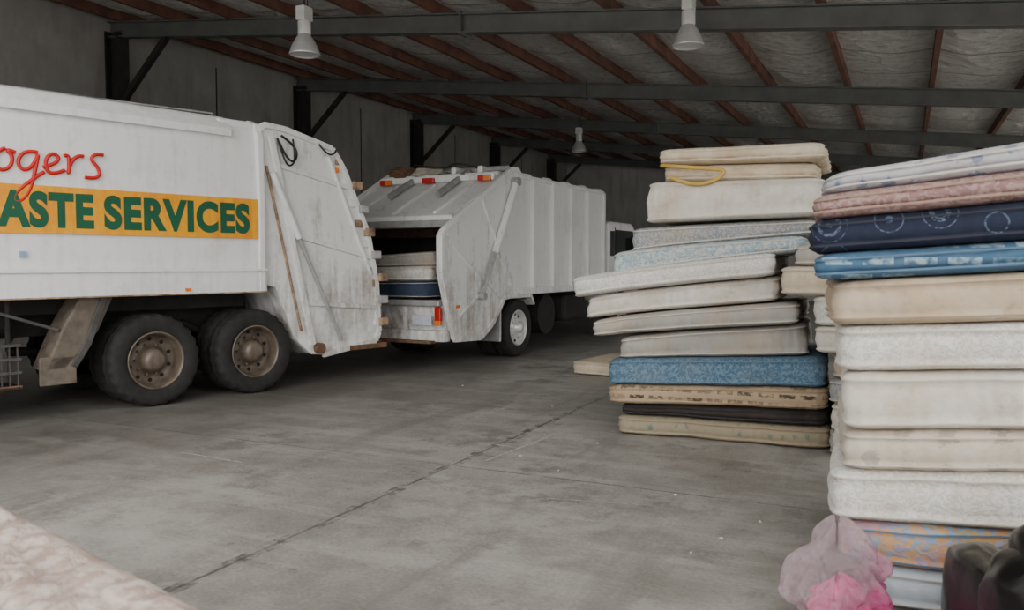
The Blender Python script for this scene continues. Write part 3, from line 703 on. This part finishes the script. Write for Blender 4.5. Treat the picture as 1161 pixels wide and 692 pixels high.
for (z0,z1,fb,lx,w,tl) in ((1.03,1.26,'navy2',2.30,1.2,.03),(1.27,1.46,'white2',2.2,1.15,.05),(1.47,1.62,'greyw',2.1,1.0,.1)):
    o = mattress(1.85, w, (0,0,0), 0, (z0,z0+tl*.3), (z1,z1+tl), F[fb], seed=int(z0*40), wave=.03)
    in_truck(o, lx, -.95, 0, D(90))

# ================================================================== plastic bag
def bag_mat():
    m, nt, b = new_mat('clear_pink_plastic')
    v = coords(nt)
    sp = N(nt,'ShaderNodeSeparateXYZ'); nt.links.new(v, sp.inputs[0])
    g = math_n(nt,'ADD', math_n(nt,'SUBTRACT', math_n(nt,'MULTIPLY',sp.outputs['X'],1.2), math_n(nt,'MULTIPLY',sp.outputs['Z'],1.3)), noise_n(nt, v, 6, 3))
    c = mix(nt, ramp(nt, g, .12, .45), (.72,.54,.60), (.76,.11,.32))
    nt.links.new(c, b.inputs['Base Color']); b.inputs['Roughness'].default_value = .12
    b.inputs['IOR'].default_value = 1.5
    nt.links.new(ramp(nt, g, .1, .5, (.34,.34,.34), (.8,.8,.8)), b.inputs['Alpha'])
    bump(nt, b, noise_n(nt, v, 18, 6, .7), 1.0, .06)
    return m
MB = bag_mat()
def crumple(name, R, H, seed, mat, parent=None, sq=.7):
    v=[];f=[];n=110;m=70
    for j in range(m+1):
        t=j/m
        R0=R*math.sin(math.pi*min(1,t*.93+.07))**.5*(1-.35*t)
        for i in range(n):
            th=2*math.pi*i/n; z=H*t
            d=Vector((math.cos(th),math.sin(th),0)); q=Vector((d.x*1.3+seed,d.y*1.3,z*4))
            k=noise.noise(q)*.45+abs(noise.noise(Vector((d.x*4+z*6+seed,d.y*4,z*9))))*.6-.12
            k+=.22*abs(noise.noise(Vector((d.x*8+seed,d.y*8,z*20))))
            rr=max(.01,R0*(.93+k)); v.append((d.x*rr-.05*t,d.y*rr*sq,max(.002,z*(1+.3*noise.noise(q*1.5+Vector((5,0,0)))))))
    for j in range(m):
        for i in range(n): f.append((j*n+i,j*n+(i+1)%n,(j+1)*n+(i+1)%n,(j+1)*n+i))
    f.append(tuple(range(n)))
    return mk(name, v, f, mat, parent, smooth=True)
o = crumple('plastic_bag', .235, .42, 0, MB); o.location = (-.19,3.73,0); o.rotation_euler = (0,0,D(15))
crumple('bag_contents', .15, .2, 4, simple('pink_wrap',(.62,.10,.26),.5,0,.5,12), o, .6)

# ================================================================== black leather armchair
def leather():
    m, nt, b = new_mat('black_leather'); vv = coords(nt)
    b.inputs['Base Color'].default_value = (.005,.004,.004,1); b.inputs['Roughness'].default_value = .30
    b.inputs['Specular IOR Level'].default_value = .30
    bump(nt, b, math_n(nt,'ADD',math_n(nt,'MULTIPLY',noise_n(nt,vv,160,2),.05),noise_n(nt,vv,5,3)), .2, .03)
    return m
ML = leather()
AC = empty('leather_armchair', (.70,3.36,0), D(14))
superell('seat_base', (0,.05,.2), (.44,.34,.16), .35, ML, AC, wr=.03)
superell('seat_cushion', (0,.1,.40), (.32,.32,.10), .5, ML, AC, wr=.05, seed=2)
superell('backrest', (0,-.20,.40), (.50,.20,.27), .62, ML, AC, 64, 40, wr=.04, seed=3)
superell('backrest_pillow', (0.0,-.19,.58), (.42,.20,.17), .75, ML, AC, 64, 40, wr=.04, seed=4)
superell('arm_left', (-.38,.08,.26), (.12,.32,.24), .6, ML, AC, 64, 40, wr=.05, seed=5)
superell('arm_right', (.38,.08,.26), (.12,.32,.24), .6, ML, AC, 64, 40, wr=.05, seed=6)
for sx in (-.34,.34):
    for sy in (-.20,.28): rod('foot', (sx,sy,0),(sx,sy,.12), .03, M_under, AC)

# floor litter and chalk marks
v=[];f=[]
for (x,y,s) in ((-2.75,5.9,.03),(-1.35,5.35,.03),(-2.35,6.6,.02),(-2.3,5.6,.018),(-4.6,7.6,.02),(-.9,4.6,.02),(-1.0,4.3,.015),(-5,9,.02),(-3.4,8.1,.015),(-.75,5.0,.02)):
    o=len(v); a=random.random()*3
    for q in range(4):
        v.append((x+s*math.cos(a+q*1.57)*(1 if q%2 else .5),y+s*math.sin(a+q*1.57),.001))
    v.append((x,y,.012)); f += [(o,o+1,o+4),(o+1,o+2,o+4),(o+2,o+3,o+4),(o+3,o,o+4),(o,o+1,o+2,o+3)]
mk('floor_litter', v, f, simple('litter', (.6,.5,.4), .8, 0, .4, 40))
v=[];f=[]
for (x0,y0,x1,y1,w) in ((-2.93,5.64,-2.80,6.97,.012),(-3.86,7.18,-3.82,7.80,.014),(-5.31,4.82,-4.61,4.77,.008),(-3.2,6.2,-2.95,6.15,.008),(-2.1,4.9,-1.4,5.05,.005)):
    d=Vector((x1-x0,y1-y0,0)); d.normalize(); s=Vector((-d.y,d.x,0))*w; o=len(v)
    v += [Vector((x0,y0,.002))-s,Vector((x1,y1,.002))-s,Vector((x1,y1,.002))+s,Vector((x0,y0,.002))+s]; f.append((o,o+1,o+2,o+3))
mk('floor_chalk_marks', v, f, simple('chalk', (.42,.40,.37), .95, 0, .35, 30))

# ================================================================== lights
w = bpy.data.worlds.new('overcast'); scene.world = w; w.use_nodes = True
bg = w.node_tree.nodes['Background']; bg.inputs[0].default_value = (1,.99,.97,1); bg.inputs[1].default_value = 2.1
def sun(name, az, el, st, ang, col=(1,1,1)):
    l = bpy.data.lights.new(name, 'SUN'); l.energy = st; l.angle = D(ang); l.color = col
    o = bpy.data.objects.new(name, l); COL.objects.link(o)
    d = Vector((math.cos(D(az))*math.cos(D(el)), math.sin(D(az))*math.cos(D(el)), math.sin(D(el))))
    o.rotation_euler = (-d).to_track_quat('-Z','Y').to_euler()
sun('sky_glow_front', -75, 22, 1.8, 40, (1,.975,.93))
sun('sky_glow_right', -15, 30, 2.6, 40, (1,.975,.93))

# ================================================================== camera
cd = bpy.data.cameras.new('camera'); cam = bpy.data.objects.new('camera', cd); COL.objects.link(cam)
cam.location = (0,0,1.55); cam.rotation_euler = (D(90-2.95), 0, D(25.6))
cd.sensor_width = 36; cd.lens = 36*930/1161
cd.dof.use_dof = True; cd.dof.focus_distance = 9; cd.dof.aperture_fstop = 3.2
scene.camera = cam
